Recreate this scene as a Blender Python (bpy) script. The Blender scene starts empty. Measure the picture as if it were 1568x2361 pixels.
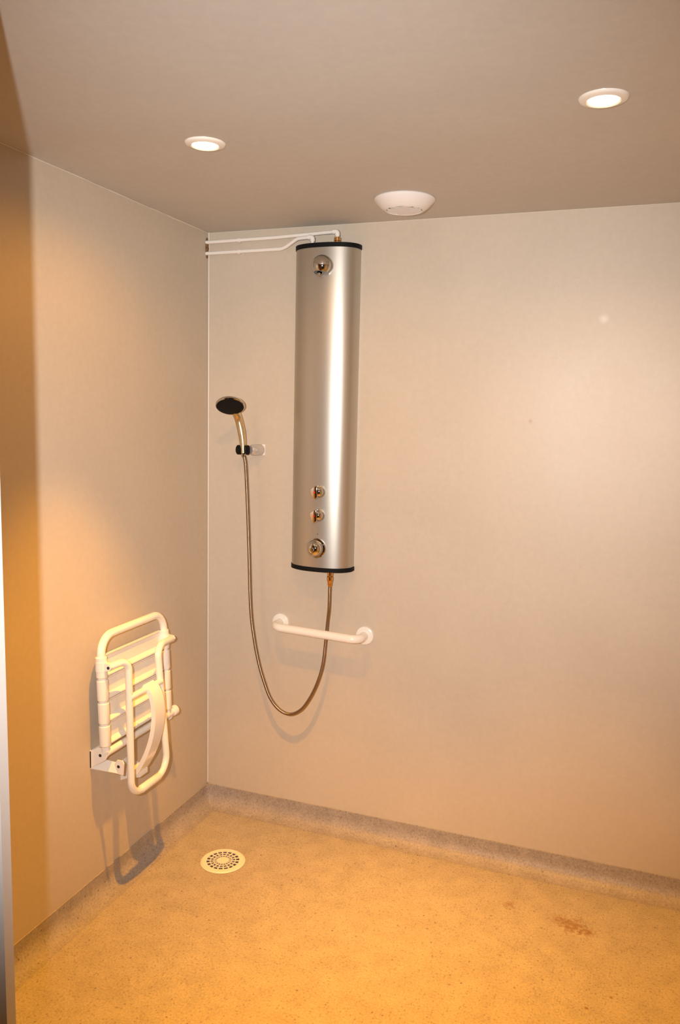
import bpy, bmesh, math, random
from mathutils import Vector, Matrix
random.seed(4)
PI = math.pi
H = 2.35                                  # ceiling height
# ------------------------------------------------------------------ camera
scn = bpy.context.scene
cam = bpy.data.objects.new('camera', bpy.data.cameras.new('camera'))
scn.collection.objects.link(cam)
R_ = Vector((0.93702924, 0.34856294, 0.02191048))
U_ = Vector((-0.062374, 0.1052908, 0.99248342))
F_ = Vector((-0.34363597, 0.93135263, -0.12040183))
CAM = Vector((1.63386851, -2.86543612, 1.65303797))
cam.matrix_world = Matrix(((R_.x, U_.x, -F_.x, CAM.x), (R_.y, U_.y, -F_.y, CAM.y),
                           (R_.z, U_.z, -F_.z, CAM.z), (0, 0, 0, 1)))
cam.data.sensor_fit = 'VERTICAL'
cam.data.sensor_height = 36
cam.data.sensor_width = 36
cam.data.lens = 1848.39 / 2361 * 36
cam.data.clip_start = 0.02
scn.camera = cam
# ------------------------------------------------------------------ world, lights, exposure
w = bpy.data.worlds.new('world'); scn.world = w; w.use_nodes = True
w.node_tree.nodes['Background'].inputs[0].default_value = (0.8, 0.85, 1.0, 1)
w.node_tree.nodes['Background'].inputs[1].default_value = 0.01
scn.view_settings.view_transform = 'Standard'
scn.view_settings.look = 'None'
scn.view_settings.gamma = 1
scn.view_settings.use_curve_mapping = False
scn.view_settings.exposure = 0.0
FLASH_P = 270
WARM = (1.0, 0.41, 0.015)
LAMP_P = 228
def spot(name, loc, target, power, color, size, blend, radius):
    l = bpy.data.lights.new(name, 'SPOT'); l.energy = power; l.color = color
    l.spot_size = math.radians(size); l.spot_blend = blend; l.shadow_soft_size = radius
    o = bpy.data.objects.new(name, l); scn.collection.objects.link(o)
    o.location = loc
    o.rotation_euler = (Vector(target) - Vector(loc)).to_track_quat('-Z', 'Y').to_euler()
    return o
# the photographer's flash, beside the lens
fl = Vector((1.495, -2.905, 1.70))
spot('flash', fl, fl + F_ + Vector((0.05, 0, 0.06)), FLASH_P, (1.0, 0.96, 0.93), 84, 1.0, 0.013)

# ------------------------------------------------------------------ materials
def nodemat(name):
    m = bpy.data.materials.new(name); m.use_nodes = True
    nt = m.node_tree
    return m, nt, nt.nodes['Principled BSDF']
def plain(name, col, rough=0.5, metal=0.0, coat=0.0, bump=0.0, scale=60, var=0.0):
    m, nt, b = nodemat(name)
    b.inputs['Roughness'].default_value = rough
    b.inputs['Metallic'].default_value = metal
    b.inputs['Coat Weight'].default_value = coat
    b.inputs['Coat Roughness'].default_value = 0.08
    tc = nt.nodes.new('ShaderNodeTexCoord')
    nz = nt.nodes.new('ShaderNodeTexNoise'); nz.inputs['Scale'].default_value = scale
    nz.inputs['Detail'].default_value = 4
    nt.links.new(tc.outputs['Object'], nz.inputs['Vector'])
    mx = nt.nodes.new('ShaderNodeMix'); mx.data_type = 'RGBA'
    mx.inputs[6].default_value = (*[c * (1 - var) for c in col], 1)
    mx.inputs[7].default_value = (*[min(1, c * (1 + var)) for c in col], 1)
    nt.links.new(nz.outputs['Fac'], mx.inputs[0])
    nt.links.new(mx.outputs[2], b.inputs['Base Color'])
    if bump:
        bp = nt.nodes.new('ShaderNodeBump'); bp.inputs['Strength'].default_value = bump
        bp.inputs['Distance'].default_value = 0.001
        nt.links.new(nz.outputs['Fac'], bp.inputs['Height'])
        nt.links.new(bp.outputs['Normal'], b.inputs['Normal'])
    return m

def wall_material(name, col, rough, spots=()):
    m, nt, b = nodemat(name)
    N, L = nt.nodes, nt.links
    geo = N.new('ShaderNodeNewGeometry')
    big = N.new('ShaderNodeTexNoise'); big.inputs['Scale'].default_value = 3.5; big.inputs['Detail'].default_value = 5
    fine = N.new('ShaderNodeTexNoise'); fine.inputs['Scale'].default_value = 45; fine.inputs['Detail'].default_value = 6
    fine.inputs['Roughness'].default_value = 0.7
    L.new(geo.outputs['Position'], big.inputs['Vector']); L.new(geo.outputs['Position'], fine.inputs['Vector'])
    def ramp(src, lo, hi, a, c):
        r = N.new('ShaderNodeMapRange'); r.inputs[1].default_value = lo; r.inputs[2].default_value = hi
        r.inputs[3].default_value = a; r.inputs[4].default_value = c
        L.new(src, r.inputs[0]); return r.outputs[0]
    f1 = ramp(big.outputs['Fac'], 0.3, 0.7, 0.97, 1.02)
    f2 = ramp(fine.outputs['Fac'], 0.3, 0.7, 0.955, 1.03)
    mu = N.new('ShaderNodeMath'); mu.operation = 'MULTIPLY'; L.new(f1, mu.inputs[0]); L.new(f2, mu.inputs[1])
    vm = N.new('ShaderNodeVectorMath'); vm.operation = 'SCALE'; vm.inputs[0].default_value = col
    L.new(mu.outputs[0], vm.inputs['Scale'])
    out = vm.outputs['Vector']
    for (p, r, c, st) in spots:                      # small marks stuck on the panel
        d = N.new('ShaderNodeVectorMath'); d.operation = 'DISTANCE'; d.inputs[1].default_value = p
        L.new(geo.outputs['Position'], d.inputs[0])
        wob = N.new('ShaderNodeMath'); wob.operation = 'MULTIPLY_ADD'
        L.new(fine.outputs['Fac'], wob.inputs[0]); wob.inputs[1].default_value = r * 1.2; L.new(d.outputs['Value'], wob.inputs[2])
        k = ramp(wob.outputs[0], r * 0.6, r * 1.7, st, 0.0)
        mx = N.new('ShaderNodeMix'); mx.data_type = 'RGBA'; mx.inputs[7].default_value = (*c, 1)
        L.new(k, mx.inputs[0]); L.new(out, mx.inputs[6]); out = mx.outputs[2]
    L.new(out, b.inputs['Base Color'])
    rr = ramp(big.outputs['Fac'], 0.3, 0.7, rough - 0.03, rough + 0.04)
    L.new(rr, b.inputs['Roughness'])
    bp = N.new('ShaderNodeBump'); bp.inputs['Strength'].default_value = 0.12; bp.inputs['Distance'].default_value = 0.001
    L.new(fine.outputs['Fac'], bp.inputs['Height']); L.new(bp.outputs['Normal'], b.inputs['Normal'])
    return m

def vinyl(name, base, rough=0.5):
    """speckled safety vinyl with a few rusty stains"""
    m, nt, b = nodemat(name)
    N, L = nt.nodes, nt.links
    geo = N.new('ShaderNodeNewGeometry')
    def mapr(src, lo, hi, a, c):
        r = N.new('ShaderNodeMapRange'); r.inputs[1].default_value = lo; r.inputs[2].default_value = hi
        r.inputs[3].default_value = a; r.inputs[4].default_value = c
        L.new(src, r.inputs[0]); return r.outputs[0]
    def mix(fac, a, col):
        mx = N.new('ShaderNodeMix'); mx.data_type = 'RGBA'
        L.new(fac, mx.inputs[0]) if not isinstance(fac, float) else None
        L.new(a, mx.inputs[6]); mx.inputs[7].default_value = (*col, 1); return mx.outputs[2]
    n1 = N.new('ShaderNodeTexNoise'); n1.inputs['Scale'].default_value = 160; n1.inputs['Detail'].default_value = 3
    n2 = N.new('ShaderNodeTexNoise'); n2.inputs['Scale'].default_value = 14; n2.inputs['Detail'].default_value = 5
    v1 = N.new('ShaderNodeTexVoronoi'); v1.inputs['Scale'].default_value = 130; v1.inputs['Randomness'].default_value = 1
    v2 = N.new('ShaderNodeTexVoronoi'); v2.inputs['Scale'].default_value = 48
    for n in (n1, n2, v1, v2): L.new(geo.outputs['Position'], n.inputs['Vector'])
    s = mapr(n1.outputs['Fac'], 0.3, 0.7, 0.82, 1.14)
    s2 = mapr(n2.outputs['Fac'], 0.3, 0.7, 0.90, 1.08)
    mu = N.new('ShaderNodeMath'); mu.operation = 'MULTIPLY'; L.new(s, mu.inputs[0]); L.new(s2, mu.inputs[1])
    vm = N.new('ShaderNodeVectorMath'); vm.operation = 'SCALE'; vm.inputs[0].default_value = base
    L.new(mu.outputs[0], vm.inputs['Scale'])
    out = vm.outputs['Vector']
    # dark chips: random cells only
    sep = N.new('ShaderNodeSeparateColor'); L.new(v1.outputs['Color'], sep.inputs[0])
    pick = mapr(sep.outputs[0], 0.70, 0.80, 0.0, 1.0)
    dot = mapr(v1.outputs['Distance'], 0.18, 0.55, 0.38, 0.0)
    m1 = N.new('ShaderNodeMath'); m1.operation = 'MULTIPLY'; L.new(pick, m1.inputs[0]); L.new(dot, m1.inputs[1])
    out = mix(m1.outputs[0], out, (0.13, 0.10, 0.09))
    sep2 = N.new('ShaderNodeSeparateColor'); L.new(v2.outputs['Color'], sep2.inputs[0])
    pick2 = mapr(sep2.outputs[1], 0.80, 0.88, 0.0, 1.0)
    dot2 = mapr(v2.outputs['Distance'], 0.06, 0.2, 0.75, 0.0)
    m2 = N.new('ShaderNodeMath'); m2.operation = 'MULTIPLY'; L.new(pick2, m2.inputs[0]); L.new(dot2, m2.inputs[1])
    out = mix(m2.outputs[0], out, (0.08, 0.06, 0.06))
    # rust stains
    for (p, r, st) in (((1.53, -0.285, 0), 0.045, 0.75), ((1.575, -0.30, 0), 0.025, 0.8), ((1.315, -0.245, 0), 0.022, 0.55),
                       ((1.49, -0.27, 0), 0.03, 0.5), ((1.595, -0.655, 0), 0.006, 0.9), ((1.66, -0.585, 0), 0.006, 0.9),
                       ((1.33, -0.52, 0), 0.006, 0.6)):
        d = N.new('ShaderNodeVectorMath'); d.operation = 'DISTANCE'; d.inputs[1].default_value = p
        L.new(geo.outputs['Position'], d.inputs[0])
        nn = N.new('ShaderNodeTexNoise'); nn.inputs['Scale'].default_value = 75; nn.inputs['Detail'].default_value = 4
        L.new(geo.outputs['Position'], nn.inputs['Vector'])
        wob = N.new('ShaderNodeMath'); wob.operation = 'MULTIPLY_ADD'
        L.new(nn.outputs['Fac'], wob.inputs[0]); wob.inputs[1].default_value = r * 3.0; L.new(d.outputs['Value'], wob.inputs[2])
        k = mapr(wob.outputs[0], r * 1.6, r * 2.7, st, 0.0)
        out = mix(k, out, (0.24, 0.11, 0.02))
    L.new(out, b.inputs['Base Color'])
    b.inputs['Roughness'].default_value = rough
    bp = N.new('ShaderNodeBump'); bp.inputs['Strength'].default_value = 0.25; bp.inputs['Distance'].default_value = 0.001
    L.new(n1.outputs['Fac'], bp.inputs['Height']); L.new(bp.outputs['Normal'], b.inputs['Normal'])
    return m

M = {}
M['wall'] = wall_material('wall_panel', (0.58, 0.505, 0.405), 0.43,
    spots=(((1.276, 0, 1.6455), 0.008, (0.45, 0.30, 0.16), 0.7), ((1.50, 0, 1.99), 0.018, (0.86, 0.80, 0.72), 0.6)))
M['wallL'] = wall_material('wall_panel_side', (0.56, 0.485, 0.385), 0.5)
M['ceil'] = wall_material('ceiling_paint', (0.55, 0.53, 0.49), 0.6)
M['hall'] = wall_material('hall_paint', (0.10, 0.07, 0.05), 0.7)
M['floor'] = vinyl('vinyl_floor', (0.43, 0.365, 0.27), 0.5)
M['cove'] = vinyl('vinyl_cove_shaded', (0.37, 0.32, 0.275), 0.5)  # floor vinyl darkened and greyed: the cove's shade is in the colour
M['white'] = plain('white_enamel', (0.86, 0.83, 0.76), 0.25, 0, 0.4, 0.0, 40, 0.01)
M['plastic'] = plain('white_plastic', (0.82, 0.79, 0.72), 0.38, 0, 0, 0.02, 90, 0.01)
M['pipe'] = plain('painted_pipe', (0.84, 0.81, 0.76), 0.35, 0, 0, 0.15, 120, 0.03)
M['vent'] = plain('vent_plastic', (0.80, 0.78, 0.76), 0.4, 0, 0, 0.02, 90, 0.01)
M['chrome'] = plain('chrome', (0.62, 0.60, 0.57), 0.06, 1.0, 0, 0, 20, 0.02)
M['handle'] = plain('soft_chrome', (0.70, 0.56, 0.34), 0.3, 1.0, 0, 0, 20, 0.02)
M['hosem'] = plain('steel_hose', (0.34, 0.26, 0.18), 0.22, 1.0, 0, 0, 20, 0.02)
M['brass'] = plain('brass', (0.72, 0.42, 0.16), 0.18, 1.0, 0, 0.1, 90, 0.08)
M['black'] = plain('black_plastic', (0.006, 0.006, 0.006), 0.6, 0, 0, 0.02, 90, 0.1)
M['black'].node_tree.nodes['Principled BSDF'].inputs['Specular IOR Level'].default_value = 0.15
M['dark'] = plain('dark_hole', (0.02, 0.018, 0.016), 0.7, 0, 0, 0, 90, 0.1)
M['alu'] = plain('satin_aluminium', (0.52, 0.49, 0.43), 0.40, 0.88, 0, 0.03, 300, 0.03)
M['satin'] = plain('satin_grey', (0.62, 0.60, 0.58), 0.3, 0.5)
M['red'] = plain('red_mark', (0.75, 0.02, 0.01), 0.4)
M['bead'] = plain('sealant', (0.70, 0.64, 0.56), 0.4, 0, 0, 0.1, 60, 0.04)
M['grime'] = plain('rusty_filler', (0.22, 0.12, 0.05), 0.9, 0, 0, 0.5, 150, 0.5)
M['jamb'] = plain('painted_jamb', (0.68, 0.66, 0.64), 0.35, 0, 0, 0.03, 90, 0.02)
M['maroon'] = plain('dark_red_wall', (0.10, 0.02, 0.02), 0.6, 0, 0, 0.03, 90, 0.1)
M['drain'] = plain('drain_plastic', (0.84, 0.76, 0.62), 0.4, 0, 0, 0.05, 90, 0.03)
m, nt, b = nodemat('lamp_glass')
b.inputs['Base Color'].default_value = (1, 0.95, 0.85, 1)
b.inputs['Emission Color'].default_value = (1.0, 0.74, 0.36, 1); b.inputs['Emission Strength'].default_value = 9
M['lamp'] = m

# ------------------------------------------------------------------ helpers
COL = scn.collection
def obj(name, bm, mat, parent=None, smooth=True, angle=40):
    bmesh.ops.recalc_face_normals(bm, faces=bm.faces)
    me = bpy.data.meshes.new(name); bm.to_mesh(me); bm.free()
    me.materials.append(M[mat])
    if smooth:
        for p in me.polygons: p.use_smooth = True
        me.set_sharp_from_angle(angle=math.radians(angle))
    o = bpy.data.objects.new(name, me); COL.objects.link(o)
    if parent: o.parent = parent; o.matrix_parent_inverse = Matrix.Translation(-world_loc(parent))
    return o
def world_loc(o):
    # every parent here is an unrotated empty or a mesh at the origin
    v = Vector(o.location)
    return v if o.parent is None else Vector((0, 0, 0))
def thing(name, label, cat, loc, group=None):
    o = bpy.data.objects.new(name, None); COL.objects.link(o); o.location = loc
    o.empty_display_size = 0.05
    o['label'] = label; o['category'] = cat
    if group: o['group'] = group
    return o
def tag(o, label, cat, group=None):
    o['label'] = label; o['category'] = cat
    if group: o['group'] = group
    return o
def struct(o, label=None):
    o['kind'] = 'structure'
    if label: o['label'] = label
    return o
def box(bm, x0, x1, y0, y1, z0, z1):
    v = [bm.verts.new(p) for p in ((x0,y0,z0),(x1,y0,z0),(x1,y1,z0),(x0,y1,z0),(x0,y0,z1),(x1,y0,z1),(x1,y1,z1),(x0,y1,z1))]
    for f in ((0,3,2,1),(4,5,6,7),(0,1,5,4),(1,2,6,5),(2,3,7,6),(3,0,4,7)): bm.faces.new([v[i] for i in f])
    return v
def boxm(*a, bevel=0):
    bm = bmesh.new(); box(bm, *a)
    if bevel: bmesh.ops.bevel(bm, geom=bm.edges[:], offset=bevel, segments=2, affect='EDGES', profile=0.6)
    return bm
def tube(bm, pts, r, n=16, caps=True):
    pts = [Vector(p) for p in pts]
    rs = r if isinstance(r, (list, tuple)) else [r] * len(pts)
    T = []
    for i in range(len(pts)):
        a = pts[max(0, i - 1)]; c = pts[min(len(pts) - 1, i + 1)]
        T.append((c - a).normalized())
    ref = Vector((0, 0, 1)) if abs(T[0].z) < 0.9 else Vector((1, 0, 0))
    nx = T[0].cross(ref).normalized(); rings = []
    for i, p in enumerate(pts):
        if i:
            q = T[i - 1].rotation_difference(T[i]); nx = q @ nx
        ny = T[i].cross(nx).normalized()
        rings.append([bm.verts.new(p + rs[i] * (math.cos(2*PI*k/n) * nx + math.sin(2*PI*k/n) * ny)) for k in range(n)])
    for a, c in zip(rings, rings[1:]):
        for k in range(n): bm.faces.new((a[k], a[(k+1) % n], c[(k+1) % n], c[k]))
    if caps:
        bm.faces.new(rings[0][::-1]); bm.faces.new(rings[-1])
    return bm
def fillet(pts, rad, seg=8):
    """polyline with rounded corners"""
    pts = [Vector(p) for p in pts]; out = [pts[0]]
    for i in range(1, len(pts) - 1):
        a, p, c = pts[i-1], pts[i], pts[i+1]
        r = rad[i-1] if isinstance(rad, (list, tuple)) else rad
        u = (a - p).normalized(); v = (c - p).normalized()
        ang = u.angle(v); t = r / math.tan(ang / 2)
        t = min(t, (a-p).length * 0.49, (c-p).length * 0.49)
        r2 = t * math.tan(ang / 2)
        ctr = p + (u + v).normalized() * (r2 / math.sin(ang / 2))
        s = p + u * t - ctr; e = p + v * t - ctr
        tot = s.angle(e)
        for k in range(seg + 1):
            f = k / seg
            out.append(ctr + (s * math.sin((1 - f) * tot) + e * math.sin(f * tot)) / math.sin(tot))
    out.append(pts[-1]); return out
def spline(pts, n=12):
    """Catmull-Rom through pts"""
    P = [Vector(p) for p in pts]; P = [2*P[0]-P[1]] + P + [2*P[-1]-P[-2]]; out = []
    for i in range(1, len(P) - 2):
        for k in range(n):
            t = k / n; a, b_, c, d = P[i-1], P[i], P[i+1], P[i+2]
            out.append(0.5 * ((2*b_) + (c-a)*t + (2*a-5*b_+4*c-d)*t*t + (-a+3*b_-3*c+d)*t**3))
    out.append(P[-2]); return out
def lathe(bm, prof, origin, axis=(0, 0, 1), n=48, closed=False):
    """prof = [(radius, height along axis)]"""
    ax = Vector(axis).normalized(); ref = Vector((1, 0, 0)) if abs(ax.x) < 0.9 else Vector((0, 1, 0))
    e1 = ax.cross(ref).normalized(); e2 = ax.cross(e1); o = Vector(origin); rings = []
    for r, h in prof:
        if r < 1e-6: rings.append([bm.verts.new(o + ax * h)])
        else: rings.append([bm.verts.new(o + ax*h + r*(math.cos(2*PI*k/n)*e1 + math.sin(2*PI*k/n)*e2)) for k in range(n)])
    prs = list(zip(rings, rings[1:]))
    if closed: prs.append((rings[-1], rings[0]))
    for a, c in prs:
        if len(a) == 1 and len(c) == 1: continue
        for k in range(n):
            k2 = (k + 1) % n
            if len(a) == 1: bm.faces.new((a[0], c[k2], c[k]))
            elif len(c) == 1: bm.faces.new((a[k], a[k2], c[0]))
            else: bm.faces.new((a[k], a[k2], c[k2], c[k]))
    return bm
def prism(bm, poly, off):
    """closed polygon of 3-D points extruded by vector off"""
    off = Vector(off)
    a = [bm.verts.new(Vector(p)) for p in poly]; c = [bm.verts.new(Vector(p) + off) for p in poly]
    bm.faces.new(a[::-1]); bm.faces.new(c)
    for k in range(len(a)):
        k2 = (k + 1) % len(a); bm.faces.new((a[k], a[k2], c[k2], c[k]))
    return bm
def arc_dome(r, h, n=10, base=0.0):
    return [(r * math.cos(a), base + h * math.sin(a)) for a in [PI/2 * k / n for k in range(n + 1)]]

# ------------------------------------------------------------------ the room
XR = 2.037; YF = -1.87
struct(obj('floor', boxm(-0.9, 3.1, -4.0, 0.0, -0.06, 0.0), 'floor', smooth=False), 'speckled beige vinyl floor with small rusty stains')
struct(obj('ceiling', boxm(-0.9, 3.1, -4.0, 0.0, H, H + 0.06), 'ceil', smooth=False), 'plain pale painted ceiling')
struct(obj('wall_back', boxm(-0.12, XR + 0.12, 0.0, 0.1, -0.06, H + 0.06), 'wall', smooth=False), 'glossy cream panelled back wall')
struct(obj('wall_left', boxm(-0.1, 0.0, YF - 0.05, 0.0, -0.06, H + 0.06), 'wallL', smooth=False), 'cream panelled left wall')
struct(obj('wall_right', boxm(XR, XR + 0.1, YF - 0.05, 0.0, -0.06, H + 0.06), 'wallL', smooth=False))
bm = bmesh.new(); box(bm, -0.9, 0.635, YF - 0.03, YF + 0.02, 0.0, H); box(bm, 1.93, 3.1, YF - 0.03, YF + 0.02, 0.0, H)
struct(obj('wall_front', bm, 'maroon', smooth=False), 'dark red partition beside the doorway')
bm = bmesh.new(); box(bm, -0.9, 3.1, -4.0, -3.9, 0, H); box(bm, -0.9, -0.8, -3.9, YF - 0.03, 0, H); box(bm, 3.0, 3.1, -3.9, YF - 0.03, 0, H)
struct(obj('wall_hallway', bm, 'hall', smooth=False))
# door jamb: pale profile, only its inner edge shows in the photo
prof = [(0.640, -1.868), (0.6685, -1.868), (0.6745, -1.862), (0.6675, -1.841), (0.640, -1.841)]
prof = [(0.634, -1.905), (0.657, -1.905), (0.660, -1.872), (0.669, -1.864), (0.669, -1.843), (0.634, -1.843)]
struct(obj('trim_1', prism(bmesh.new(), [(x, y, 0.0) for x, y in prof], (0, 0, H)), 'jamb', smooth=False), 'pale grey door jamb at the left edge')
struct(obj('trim_2', prism(bmesh.new(), [(1.90, -1.905, 0), (1.935, -1.905, 0), (1.935, -1.843, 0), (1.90, -1.843, 0)], (0, 0, H)), 'jamb', smooth=False))
# corner and ceiling sealant beads
def bead(name, a, b_, r, label):
    return struct(obj(name, tube(bmesh.new(), [a, b_], r, 10), 'bead'), label)
bead('trim_3', (0.004, -0.002, 0.09), (0.004, -0.002, H), 0.0042, 'pale sealant bead down the corner')
pts = [(0.0, -1.82 + 1.81 * k / 40, H - 0.0015 + random.uniform(-1, 1) * 0.0008) for k in range(41)]
struct(obj('trim_4', tube(bmesh.new(), pts, [0.0010 + random.random() * 0.0012 for _ in pts], 8), 'bead'), 'thin bead where left wall meets ceiling')
pts = [(0.02 + 2.0 * k / 40, 0.0, H - 0.0015 + random.uniform(-1, 1) * 0.0008) for k in range(41)]
struct(obj('trim_5', tube(bmesh.new(), pts, [0.0004 + random.random() * 0.0006 for _ in pts], 8), 'bead'), 'thin bead where back wall meets ceiling')
# coved skirting of the same vinyl in its shaded colour, rounded in the corner
ZC = 0.082; RC = 0.055; FC = 0.03
cprof = [(0.0003, ZC), (0.0035, ZC - 0.0008), (0.004, RC + 0.0004)] + \
        [(0.004 + RC - RC * math.cos(a), 0.0004 + RC - RC * math.sin(a)) for a in [PI/2 * k / 10 for k in range(1, 11)]] + [(0.066, 0.0002)]
def cove(name, side):
    bm = bmesh.new(); path = []            # plan curve: (x, y) as a function of offset d
    def at(d):
        r = max(FC - d, 0.0); c = Vector((max(FC, d), -max(FC, d)))
        if side == 'left':
            ang = [PI - PI/4 * (1 - k / 5) for k in range(6)]
            return [Vector((d, YF + 0.02))] + [c + r * Vector((math.cos(a), math.sin(a))) for a in ang[::-1]]
        ang = [PI/2 + PI/4 * (1 - k / 5) for k in range(6)]
        return [c + r * Vector((math.cos(a), math.sin(a))) for a in ang] + [Vector((XR, -d))]
    rows = [[bm.verts.new((p.x, p.y, z)) for p in at(d)] for d, z in cprof]
    for a, c in zip(rows, rows[1:]):
        for k in range(len(a) - 1):
            bm.faces.new((a[k], a[k+1], c[k+1], c[k]))
    # level filler between rounded top edge and the square wall corner
    top = rows[0]; crn = bm.verts.new((0, 0, ZC))
    rng = range(1, 6) if side == 'left' else range(0, 5)
    for k in rng: bm.faces.new((top[k], top[k+1], crn))
    bmesh.ops.remove_doubles(bm, verts=bm.verts[:], dist=1e-6)
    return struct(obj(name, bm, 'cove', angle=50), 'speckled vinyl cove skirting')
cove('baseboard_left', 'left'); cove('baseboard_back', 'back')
bm = bmesh.new()
rows = [[bm.verts.new((XR - d, y, z)) for y in (YF + 0.02, -0.01)] for d, z in cprof]
for a, c in zip(rows, rows[1:]): bm.faces.new((a[0], a[1], c[1], c[0]))
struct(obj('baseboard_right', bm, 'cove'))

# ------------------------------------------------------------------ recessed downlights
def downlight(x, y, label):
    t = thing('recessed_downlight', label, 'ceiling light', (x, y, H), 'round downlights in the ceiling')
    bz = [(0.0335, 0.001), (0.034, -0.0055), (0.037, -0.0075), (0.049, -0.0055), (0.0525, -0.003), (0.0535, 0.0)]
    obj('bezel', lathe(bmesh.new(), bz, (x, y, H), (0, 0, 1), 56), 'white', t)
    obj('lamp_lens', lathe(bmesh.new(), [(0.0, -0.0045), (0.02, -0.0042), (0.0335, -0.003), (0.0338, -0.0005)], (x, y, H), (0, 0, 1), 40), 'lamp', t)
    s = spot('halogen_beam', (x, y, H - 0.014), (x, y, 0), LAMP_P, WARM, 64, 0.8, 0.022)
    s2 = spot('halogen_spill', (x, y, H - 0.014), (x, y, 0), LAMP_P * 0.055, WARM, 165, 0.6, 0.022)
    return t
downlight(0.522, -0.933, 'white ringed downlight nearer the left wall, left of the round vent')
downlight(1.516, -0.945, 'white ringed downlight at upper right, larger looking of the two')

# ------------------------------------------------------------------ ceiling vent
VX, VY = 0.876, -0.272
t = thing('ceiling_vent', 'round white extractor vent on the ceiling above the back wall', 'vent', (VX, VY, H))
pr = [(0.097, 0.0), (0.099, -0.003), (0.097, -0.007), (0.088, -0.017), (0.076, -0.028), (0.066, -0.035), (0.0605, -0.0375), (0.058, -0.036), (0.056, -0.028), (0.055, 0.0)]
obj('cover', lathe(bmesh.new(), pr, (VX, VY, H), (0, 0, 1), 64), 'vent', t)
for k in range(5):                        # bowed louvre blades across the mouth
    yc = VY - 0.043 + 0.0215 * k; hw = math.sqrt(max(0.0555 ** 2 - (yc - VY) ** 2, 0)) ; bm = bmesh.new(); rows = []
    for i_ in range(13):
        f = -1 + 2 * i_ / 12; xx = VX + hw * f; sag = 0.002 * (1 - f * f)
        sec = [(yc - 0.006, -0.0350 - sag), (yc + 0.0060, -0.0362 - sag), (yc + 0.0065, -0.0345 - sag), (yc - 0.0055, -0.0335 - sag)]
        rows.append([bm.verts.new((xx, a, H + z)) for a, z in sec])
    for a, c in zip(rows, rows[1:]):
        for q in range(4): bm.faces.new((a[q], a[(q+1) % 4], c[(q+1) % 4], c[q]))
    bm.faces.new(rows[0]); bm.faces.new(rows[-1][::-1])
    obj('louvre_blade', bm, 'vent', t, angle=30)
obj('throat_shade', lathe(bmesh.new(), [(0.0, -0.031), (0.0552, -0.031)], (VX, VY, H), (0, 0, 1), 32), 'dark', t)  # flat dark disc close behind the blades paints the shade in the gaps

# ------------------------------------------------------------------ shower panel
PX, PW, PD = 0.5137, 0.1245, 0.088
Z0, Z1 = 1.076, 2.254
def pprof(s=0.0, n=40):
    """plan outline of the aluminium shell: back corners at the wall, bowed front"""
    pts = [(PX - PW - s, 0.0)]
    for k in range(n + 1):
        a = PI - PI * k / n
        e = 0.86
        cx = math.copysign(abs(math.cos(a)) ** e, math.cos(a)); sy = abs(math.sin(a)) ** 0.92
        pts.append((PX + (PW + s) * cx, -0.012 - (PD - 0.012 + s) * sy))
    pts.append((PX + PW + s, 0.0)); return pts
t = thing('shower_column', 'tall satin aluminium shower panel with chrome knobs on the back wall', 'shower panel', (PX, 0, Z0))
sp = t
obj('body', prism(bmesh.new(), [(x, y, Z0) for x, y in pprof()], (0, 0, Z1 - Z0)), 'alu', t, angle=50)
for z, h in ((Z1, 0.016), (Z0 - 0.016, 0.016)):
    bm = prism(bmesh.new(), [(x, y, z) for x, y in pprof(0.0022)], (0, 0, h))
    o = obj('end_cap', bm, 'black', t, angle=50); o['label'] = 'black plastic end cap'
def front_y(x):
    pr = pprof()
    for (a, ya), (c, yc) in zip(pr[1:], pr[2:]):
        if a <= x <= c: return ya + (yc - ya) * (x - a) / max(c - a, 1e-9)
    return -PD
# fixed spray head near the top
x, z = 0.523, 2.186; y = front_y(x)
bm = bmesh.new()
R = 0.039
prs = [(0.0, 0.046)] + [(R * math.sin(a), 0.008 + 0.038 * math.cos(a)) for a in [PI/2 * k / 12 for k in range(1, 13)]] + [(R, -0.004), (R*0.98, -0.012)]
lathe(bm, prs, (x, y, z), (0, -1, 0), 48)
geom = bm.verts[:] + bm.edges[:] + bm.faces[:]
r = bmesh.ops.bisect_plane(bm, geom=geom, plane_co=(x, y, z - 0.031), plane_no=(0, -0.25, -1), clear_outer=True)
edges = [e for e in r['geom_cut'] if isinstance(e, bmesh.types.BMEdge)]
bmesh.ops.edgeloop_fill(bm, edges=edges)
sh = obj('spray_head', bm, 'chrome', t, angle=35); sh['label'] = 'domed chrome spray head cut flat below'
obj('nozzle', lathe(bmesh.new(), [(0.0, 0.010), (0.005, 0.010), (0.0075, 0.008), (0.0075, 0.004), (0.010, 0.004), (0.010, -0.004)], (x - 0.004, y - 0.022, z - 0.029), (0, -0.3, -1), 20), 'chrome', sh)
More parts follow.
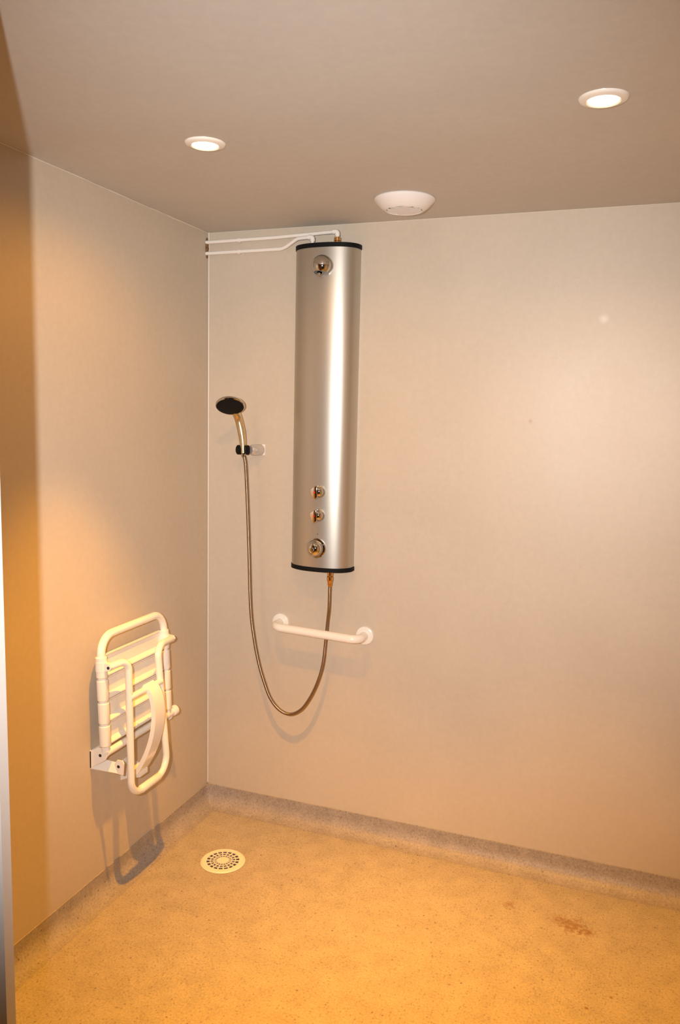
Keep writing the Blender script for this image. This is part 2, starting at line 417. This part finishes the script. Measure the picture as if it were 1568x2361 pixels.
# two temperature knobs with a finger ridge and a red mark
def knob(x, z):
    y = front_y(x) + 0.004
    bm = lathe(bmesh.new(), [(0.0, 0.034), (0.007, 0.0335), (0.014, 0.031), (0.019, 0.0255), (0.0225, 0.017), (0.024, 0.008), (0.024, 0.0), (0.024, -0.01)], (x, y, z), (0.0, -1, 0), 36)
    k = obj('control_knob', bm, 'chrome', sp, angle=35); k['label'] = 'chrome control knob with a red mark'
    # wedge-shaped finger grip standing proud, pointing to the left
    g = bmesh.new()
    fr = y - 0.034
    tri = [(x + 0.002, z + 0.024), (x - 0.010, z + 0.021), (x - 0.026, z + 0.010), (x - 0.028, z - 0.002), (x - 0.019, z - 0.017), (x - 0.007, z - 0.029), (x + 0.004, z - 0.020)]
    prism(g, [(a, y - 0.010, c) for a, c in tri], (0, -0.026, 0))
    bmesh.ops.bevel(g, geom=g.edges[:], offset=0.0028, segments=3, affect='EDGES', profile=0.5)
    obj('finger_grip', g, 'chrome', k, angle=45)
    mk = lathe(bmesh.new(), [(0.0, 0.0006), (0.0034, 0.0006), (0.0034, -0.001)], (x - 0.008, y - 0.036, z - 0.001), (0, -1, 0), 20)
    o = obj('mark', mk, 'red', k); o['label'] = 'small red dot'
knob(0.525, 1.366); knob(0.5245, 1.277)
# push button
x, z = 0.517, 1.1515; y = front_y(x) + 0.003
pb = obj('push_button', lathe(bmesh.new(), [(0.0385, -0.008), (0.0385, 0.008), (0.0365, 0.0105), (0.0345, 0.011), (0.0335, 0.009), (0.0325, 0.009), (0.0320, 0.020), (0.0300, 0.030), (0.0250, 0.039), (0.017, 0.045), (0.010, 0.0475), (0.0, 0.048)], (x, y, z), (0, -1, 0), 48), 'chrome', sp, angle=35)
pb['label'] = 'large domed chrome push button'
obj('button_tip', lathe(bmesh.new(), [(0.0085, -0.002), (0.0085, 0.003), (0.0065, 0.0055), (0.0, 0.006)], (x, y - 0.0475, z), (0, -1, 0), 24), 'chrome', pb)
obj('index_mark', lathe(bmesh.new(), [(0.0, 0.0006), (0.0018, 0.0006), (0.0018, -0.002)], (x + 0.004, front_y(x + 0.004), z + 0.053), (0, -1, 0), 12), 'dark', sp)

# ------------------------------------------------------------------ supply pipes
def pipe(name, label, pts, rad, last, clips, brass):
    t = thing(name, label, 'pipe', pts[0], 'white water pipes to the shower panel')
    obj('pipe_run', tube(bmesh.new(), fillet(pts, rad, 8), 0.0068, 14), 'pipe', t)
    ex, ey, ez = pts[-2]
    el = fillet([(ex - 0.016, ey, ez), (ex, ey, ez), (ex, ey, ez - 0.016)], 0.008, 6)
    obj('elbow', tube(bmesh.new(), el, 0.0092, 14), 'pipe', t)
    for cx, cy, cz in clips:
        bm = tube(bmesh.new(), [(cx - 0.006, cy, cz), (cx + 0.006, cy, cz)], 0.0086, 14)
        box(bm, cx - 0.006, cx + 0.006, cy, 0.0, cz - 0.0088, cz + 0.004)
        obj('pipe_clip', bm, 'pipe', t)
    if brass:
        bx, by, bz = pts[-1]
        bm = lathe(bmesh.new(), [(0.0, 0.0), (0.0115, 0.0), (0.0115, 0.009), (0.009, 0.010), (0.0125, 0.011), (0.0125, 0.021), (0.0095, 0.024), (0.0, 0.024)], (bx, by, Z1 + 0.0155), (0, 0, 1), 6 if False else 24)
        o = obj('brass_union', bm, 'brass', t); o['label'] = 'tarnished brass union'
    return t
pipe('water_pipe', 'upper white pipe running straight to the brass union on the panel', [(0.001, -0.018, 2.310), (0.30, -0.024, 2.3115), (0.5615, -0.05, 2.313), (0.5615, -0.05, 2.285)], [0.3, 0.012], None, [(0.148, -0.021, 2.3108)], True)
pipe('water_pipe', 'lower white pipe that bends upwards beside the panel top', [(0.001, -0.018, 2.268), (0.335, -0.026, 2.268), (0.40, -0.042, 2.2985), (0.464, -0.05, 2.2985), (0.464, -0.05, 2.266)], [0.08, 0.06, 0.012], None, [(0.148, -0.0215, 2.268)], False)
g = bmesh.new()
bmesh.ops.create_icosphere(g, subdivisions=3, radius=1)
for v in g.verts:
    n = 1 + 0.25 * math.sin(9 * v.co.x + 3) * math.cos(7 * v.co.z)
    v.co = Vector((0.0005 + abs(v.co.x) * 0.006 * n, -0.012 + v.co.y * 0.011 * n, 2.289 + v.co.z * 0.034 * n))
tag(obj('pipe_filler', g, 'grime'), 'brown crumbly filler where the two pipes enter the left wall', 'filler')

# ------------------------------------------------------------------ hand shower, holder, hose
def ray(px, py):
    d = F_ * 1848.39 + R_ * (px - 784) - U_ * (py - 1180.5); return d.normalized()
def on_y(px, py, y):
    d = ray(px, py); return CAM + d * ((y - CAM.y) / d.y)
# holder on the back wall (its place measured in metres)
HX, HZ = 0.236, 1.509
t = thing('shower_holder', 'small wall bracket with black jaws gripping the hand shower', 'bracket', (HX, 0, HZ))
obj('wall_plate', boxm(HX - 0.006, HX + 0.022, -0.006, 0.0, HZ - 0.021, HZ + 0.022, bevel=0.002), 'white', t)
obj('arm', tube(bmesh.new(), [(HX + 0.002, -0.004, HZ), (HX - 0.006, -0.030, HZ), (HX - 0.012, -0.048, HZ), (HX - 0.016, -0.056, HZ)], [0.022, 0.0225, 0.021, 0.015], 28), 'satin', t)
CXh, CYh = 0.1945, -0.066
for dx, rr_, th_ in ((-0.0185, 0.0185, 0.009), (0.0185, 0.019, 0.0055)):
    o = obj('jaw', lathe(bmesh.new(), [(0.0, -th_), (rr_ - 0.004, -th_), (rr_, -th_ + 0.003), (rr_, th_ - 0.003), (rr_ - 0.004, th_), (0.0, th_)], (CXh + dx, CYh, HZ), (1, 0.1, 0), 28), 'black', t)
    o['label'] = 'black plastic jaw'
# handle + head
t = thing('hand_shower', 'chrome hand shower with a round black spray face hung on its bracket', 'shower head', (CXh, CYh, HZ))
HC = on_y(530.5, 938, -0.150)
RH = 33.5 / 1848.39 * (HC - CAM).dot(F_)
nrm = Vector((0.234, -0.502, -0.833)).normalized()
pts = spline([Vector((CXh, CYh, HZ - 0.012)), on_y(560, 1020, -0.066), on_y(557.5, 1000, -0.067), on_y(553.5, 980, -0.070), on_y(549, 964, -0.077), on_y(543, 950, -0.095), HC - nrm * 0.020], 8)
rs = [0.0112 + 0.0042 * min(1, k / 16) + 0.001 * max(0, (k - 26) / 20) for k in range(len(pts))]
o = obj('handle', tube(bmesh.new(), pts, rs, 20), 'handle', t)
obj('head_shell', lathe(bmesh.new(), [(RH - 0.003, 0.0), (RH, -0.003), (RH, -0.008), (RH * 0.93, -0.014), (RH * 0.7, -0.020), (RH * 0.35, -0.024), (0.0, -0.025)], HC, nrm, 48), 'chrome', t)
o = obj('spray_face', lathe(bmesh.new(), [(0.0, 0.003), (RH * 0.7, 0.0025), (RH - 0.005, 0.001), (RH - 0.003, -0.001)], HC, nrm, 48), 'black', t)
o['label'] = 'black rubber spray face'
# hose
t = thing('shower_hose', 'ribbed metal shower hose hanging in a loop from panel to hand shower', 'hose', (0.560, -0.05, Z0 - 0.016))
bz = Z0 - 0.016
bm = lathe(bmesh.new(), [(0.0, 0.0), (0.0115, 0.0), (0.0115, -0.016), (0.0095, -0.018), (0.0095, -0.020), (0.0118, -0.022), (0.0122, -0.034), (0.0108, -0.040), (0.0092, -0.043), (0.0092, -0.053), (0.0068, -0.060), (0.0, -0.060)], (0.560, -0.05, bz), (0, 0, 1), 24)
o = obj('end_fitting', bm, 'brass', t); o['label'] = 'brass screw fitting under the panel'
px = [(759, 1400, -0.046), (756, 1430, -0.040), (752, 1470, -0.038), (745, 1530, -0.042), (733, 1572, -0.048), (716, 1608, -0.054), (695, 1636, -0.058), (670, 1647, -0.060),
      (645, 1637, -0.060), (624, 1611, -0.060), (610, 1575, -0.060), (597, 1530, -0.060), (586, 1472, -0.060), (578, 1400, -0.062), (573.5, 1250, -0.064), (570, 1150, -0.065), (566, 1070, -0.066)]
P = [Vector((0.560, -0.05, bz - 0.052))] + [on_y(*q) for q in px] + [Vector((CXh, CYh, HZ - 0.018)), Vector((CXh, CYh, HZ - 0.008))]
dense = spline(P, 60)
# resample by length and rib it
L = [0]
for a, c in zip(dense, dense[1:]): L.append(L[-1] + (c - a).length)
step = 0.0011; n = int(L[-1] / step); rp = []; j = 0
for k in range(n + 1):
    s = k * step
    while j < len(L) - 2 and L[j+1] < s: j += 1
    f = (s - L[j]) / max(1e-9, L[j+1] - L[j]); rp.append(dense[j].lerp(dense[j+1], f))
rr = [0.0062 if k % 3 == 0 else (0.0069 if k % 3 == 1 else 0.0069) for k in range(len(rp))]
obj('ribbed_tube', tube(bmesh.new(), rp, rr, 12), 'hosem', t, angle=180)
o = obj('collar', lathe(bmesh.new(), [(0.0, 0.0), (0.0085, 0.0), (0.0085, -0.016), (0.0072, -0.022), (0.0, -0.022)], (CXh, CYh, HZ - 0.006), (0, 0, 1), 20), 'chrome', t)

# ------------------------------------------------------------------ grab bar
A = Vector((0.335, 0, 0.8235)); B = Vector((0.691, 0, 0.8105)); SO = 0.078
t = thing('grab_bar', 'short white grab bar across the back wall below the shower panel', 'grab bar', (A + B) / 2)
o_ = Vector((0, -SO, 0))
d = (B - A).normalized()
pts = fillet([A + Vector((0, -0.004, 0)), A + o_, B + o_, B + Vector((0, -0.004, 0))], 0.045, 12)
obj('rail', tube(bmesh.new(), pts, 0.0165, 24), 'white', t)
for q in (A, B):
    obj('flange', lathe(bmesh.new(), [(0.036, 0.0), (0.0365, 0.004), (0.0345, 0.0085), (0.028, 0.0115), (0.0165, 0.012), (0.016, 0.0)], q, (0, -1, 0), 40), 'white', t)

# ------------------------------------------------------------------ folding shower seat (folded up against the left wall)
t = thing('folding_shower_seat', 'white folding shower seat tipped up against the left wall', 'shower seat', (0.0, -0.582, 0.54))
yl, yr = -0.765, -0.399
def xs(z): return 0.042 + 0.016 * (0.92 - z) / 0.38          # the frame leans a little out at the foot
RT = 0.0135
fr = fillet([(xs(0.54), yl, 0.54), (xs(0.925), yl, 0.922), (xs(0.925), yr, 0.922), (xs(0.54), yr, 0.54)], 0.062, 12)
obj('seat_frame', tube(bmesh.new(), fr, RT, 20), 'white', t)
# hinge rod
obj('hinge_rod', tube(bmesh.new(), [(0.060, yl - 0.002, 0.535), (0.060, yr + 0.052, 0.535)], 0.0125, 18), 'white', t)
# four slats, each wrapping both side tubes
zt = 0.858; pitch = 0.0765
for k in range(4):
    z1 = zt - k * pitch; z0 = z1 - pitch + 0.0062
    x = xs((z0 + z1) / 2)
    bm = bmesh.new()
    for yy in (yl, yr):                       # sleeves round the tubes
        x1, x0_ = xs(z1), xs(z0)
        ins = 0.003
        tube(bm, [(x1, yy, z1), (x1, yy, z1 - ins), (x0_, yy, z0 + ins), (x0_, yy, z0)], [0.0165, 0.0185, 0.0185, 0.0165], 20)
    # thin board with rims standing towards the room
    top_rim = 0.010; bot_rim = 0.020; th = 0.004
    pf = [(-0.014, z1), (-0.014 + top_rim, z1), (-0.014 + top_rim, z1 - 0.004), (-0.010, z1 - 0.010), (-0.010, z0 + 0.014),
          (-0.014 + bot_rim, z0 + 0.0045), (-0.014 + bot_rim, z0), (-0.014, z0)]
    prism(bm, [(x + a, yl + 0.012, z) for a, z in pf], (0, (yr - yl) - 0.024, 0))
    obj('slat', bm, 'plastic', t, angle=30)
# leg frame: U of tube hung outside the slats, pivoting near the top
XL = 0.078
leg = fillet([(0.078, yl + 0.004, 0.828), (0.098, -0.692, 0.834), (0.110, -0.700, 0.364), (0.110, -0.479, 0.364), (0.098, -0.522, 0.836), (0.078, yr - 0.004, 0.828)],
             [0.040, 0.052, 0.062, 0.040], 12)
obj('leg_frame', tube(bmesh.new(), leg, 0.0122, 20), 'white', t)
o = obj('foot_sleeve', tube(bmesh.new(), [(0.110, -0.648, 0.364), (0.110, -0.644, 0.364), (0.110, -0.538, 0.364), (0.110, -0.534, 0.364)], [0.0125, 0.0142, 0.0142, 0.0125], 20), 'plastic', t)
for yy, s in ((yl, 1), (yr, -1)):             # pivot clamps from side tube to leg tube
    bm = bmesh.new()
    tube(bm, [(xs(0.83), yy, 0.842), (xs(0.83), yy, 0.812)], 0.0195, 18)
    prism(bm, [(0.045, yy - 0.009, 0.842), (0.083, yy - 0.009, 0.838), (0.090, yy - 0.009, 0.828), (0.083, yy - 0.009, 0.816), (0.045, yy - 0.009, 0.812)], (0, 0.018, 0))
    c = obj('pivot_clamp', bm, 'white', t, angle=30)
    ob = lathe(bmesh.new(), [(0.0, 0.0), (0.0048, 0.0), (0.0048, 0.002), (0.0, 0.002)], (0.079, yy - 0.0112, 0.827), (0, 1, 0), 14)
    obj('bolt', ob, 'dark', c)
# cross tube of the leg frame that carries the strut
obj('cross_tube', tube(bmesh.new(), [(0.106, -0.699, 0.706), (0.106, -0.513, 0.706)], 0.011, 16), 'white', t)
# curved strut: channel-section bow from cross tube down to the wall foot
def bow(off):
    c = [(0.100, 0.722), (0.126, 0.705), (0.142, 0.670), (0.148, 0.625), (0.145, 0.575), (0.133, 0.520), (0.112, 0.465), (0.085, 0.415), (0.068, 0.392)]
    c = [Vector((a, 0, z)) for a, z in c]; sp_ = spline(c, 6); out = []
    for i, p in enumerate(sp_):
        tg = (sp_[min(i+1, len(sp_)-1)] - sp_[max(i-1, 0)]).normalized()
        out.append(p + Vector((-tg.z, 0, tg.x)) * (-off))
    return out
y0, y1 = -0.612, -0.553
bm = bmesh.new()
outer, inner = bow(0.0), bow(0.0032)
sec = []
for a, c in zip(outer, inner):
    u = (a - c).normalized()
    rim = a - u * 0.016
    prof_ = [(a, y0), (a, y1), (rim, y1), (rim, y1 - 0.004), (c, y1 - 0.004), (c, y0 + 0.004), (rim, y0 + 0.004), (rim, y0)]
    sec.append([bm.verts.new((p.x, yy, p.z)) for p, yy in prof_])
for a, c in zip(sec, sec[1:]):
    for k in range(8): bm.faces.new((a[k], a[(k+1) % 8], c[(k+1) % 8], c[k]))
bm.faces.new(sec[0]); bm.faces.new(sec[-1][::-1])
obj('curved_strut', bm, 'white', t, angle=35)
# wall brackets
def bracket(y, s, bar):
    bm = bmesh.new()
    ear = [(0.0, 0.474), (0.0, 0.531), (0.014, 0.541), (0.034, 0.552), (0.050, 0.549), (0.066, 0.536), (0.067, 0.524), (0.060, 0.511)]
    prism(bm, [(a, y, z) for a, z in ear], (0, 0.004 * s, 0))
    box(bm, 0.0, 0.004, min(y, y + 0.05 * s), max(y, y + 0.05 * s), 0.474, 0.535)
    if bar:
        # sloping web and the outer lug with its bolt hole
        prism(bm, [(0.0, y, 0.474), (0.040, y + 0.028 * s, 0.500), (0.078, y + 0.035 * s, 0.494), (0.084, y + 0.033 * s, 0.457)], (0, 0.002 * s, -0.003))
        prism(bm, [(x_ - 0.025, y + 0.033 * s, z_ - 0.011) for x_, z_ in ((0.098, 0.467), (0.130, 0.465), (0.134, 0.505), (0.128, 0.514), (0.108, 0.514), (0.098, 0.500))], (0, 0.004 * s, 0))
    o = obj('wall_bracket', bm, 'white', t, angle=25)
    hs = [(0.041, 0.525, 0)] + ([(0.088, 0.481, 0.033)] if bar else [])
    for a, z, dy in hs:
        obj('bolt', lathe(bmesh.new(), [(0.0, 0.0), (0.0052, 0.0), (0.0052, 0.002), (0.0, 0.002)], (a, y + (dy - 0.0012) * s, z), (0, s, 0), 14), 'dark', o)
bracket(-0.772, 1, True); bracket(-0.372, -1, False)
# round bush at the right end of the hinge, and the foot of the strut on the wall
obj('hinge_bush', lathe(bmesh.new(), [(0.0, 0.0), (0.017, 0.0), (0.019, 0.003), (0.019, 0.018), (0.016, 0.021), (0.0, 0.021)], (0.060, -0.366, 0.537), (0, 1, 0), 26), 'plastic', t)
bm = bmesh.new()
prism(bm, [(0.0, -0.606, 0.36), (0.0, -0.606, 0.43), (0.028, -0.606, 0.420), (0.080, -0.606, 0.402), (0.080, -0.606, 0.385), (0.028, -0.606, 0.372)], (0, 0.047, 0))
obj('strut_foot', bm, 'white', t, angle=30)

# ------------------------------------------------------------------ floor drain
DX, DY, DR = 0.286, -0.384, 0.0825
t = thing('floor_drain', 'round cream floor drain grate with three rings of slots', 'drain', (DX, DY, 0.0))
bm = bmesh.new(); zt_ = 0.0045; zb = 0.0012
rad = [0.0, 0.27, 0.385, 0.42, 0.55, 0.585, 0.73, 0.93, 1.0]           # solid / slot bands alternate from index 1
slotband = {1, 3, 5}
NS = 18; SUB = 8                                                    # sectors, subdivisions of one sector
def ringpt(r, k, z): 
    a = 2 * PI * k / (NS * SUB); return (DX + r * DR * math.cos(a), DY + r * DR * math.sin(a), z)
tot = NS * SUB
grid = [[bm.verts.new(ringpt(r, k, zt_ if i < 7 else (zt_ if i == 7 else 0.001))) for k in range(tot)] for i, r in enumerate(rad) if i > 0]
low = [[bm.verts.new(ringpt(r, k, zb)) for k in range(tot)] for i, r in enumerate(rad) if i > 0]
bm.faces.new(grid[0])
def is_slot(i, k): return i in slotband and (k % SUB) in range(1, SUB - 1)
for i in range(1, 8):
    for k in range(tot):
        k2 = (k + 1) % tot
        if not is_slot(i, k):
            bm.faces.new((grid[i-1][k], grid[i][k], grid[i][k2], grid[i-1][k2]))
        else:
            if not is_slot(i, (k - 1) % tot): bm.faces.new((grid[i-1][k], grid[i][k], low[i][k], low[i-1][k]))
            if not is_slot(i, (k + 1) % tot): bm.faces.new((grid[i-1][k2], low[i-1][k2], low[i][k2], grid[i][k2]))
            bm.faces.new((grid[i-1][k], grid[i-1][k2], low[i-1][k2], low[i-1][k]))
            bm.faces.new((grid[i][k], low[i][k], low[i][k2], grid[i][k2]))
for v in [v for v in bm.verts if not v.link_faces]: bm.verts.remove(v)
me_o = obj('grate', bm, 'drain', t, smooth=False)
obj('sump_shade', lathe(bmesh.new(), [(0.0, 0.0009), (DR * 0.9, 0.0009)], (DX, DY, 0.0), (0, 0, 1), 32), 'dark', t)  # flat dark disc under the slots, the bowl's shade as colour
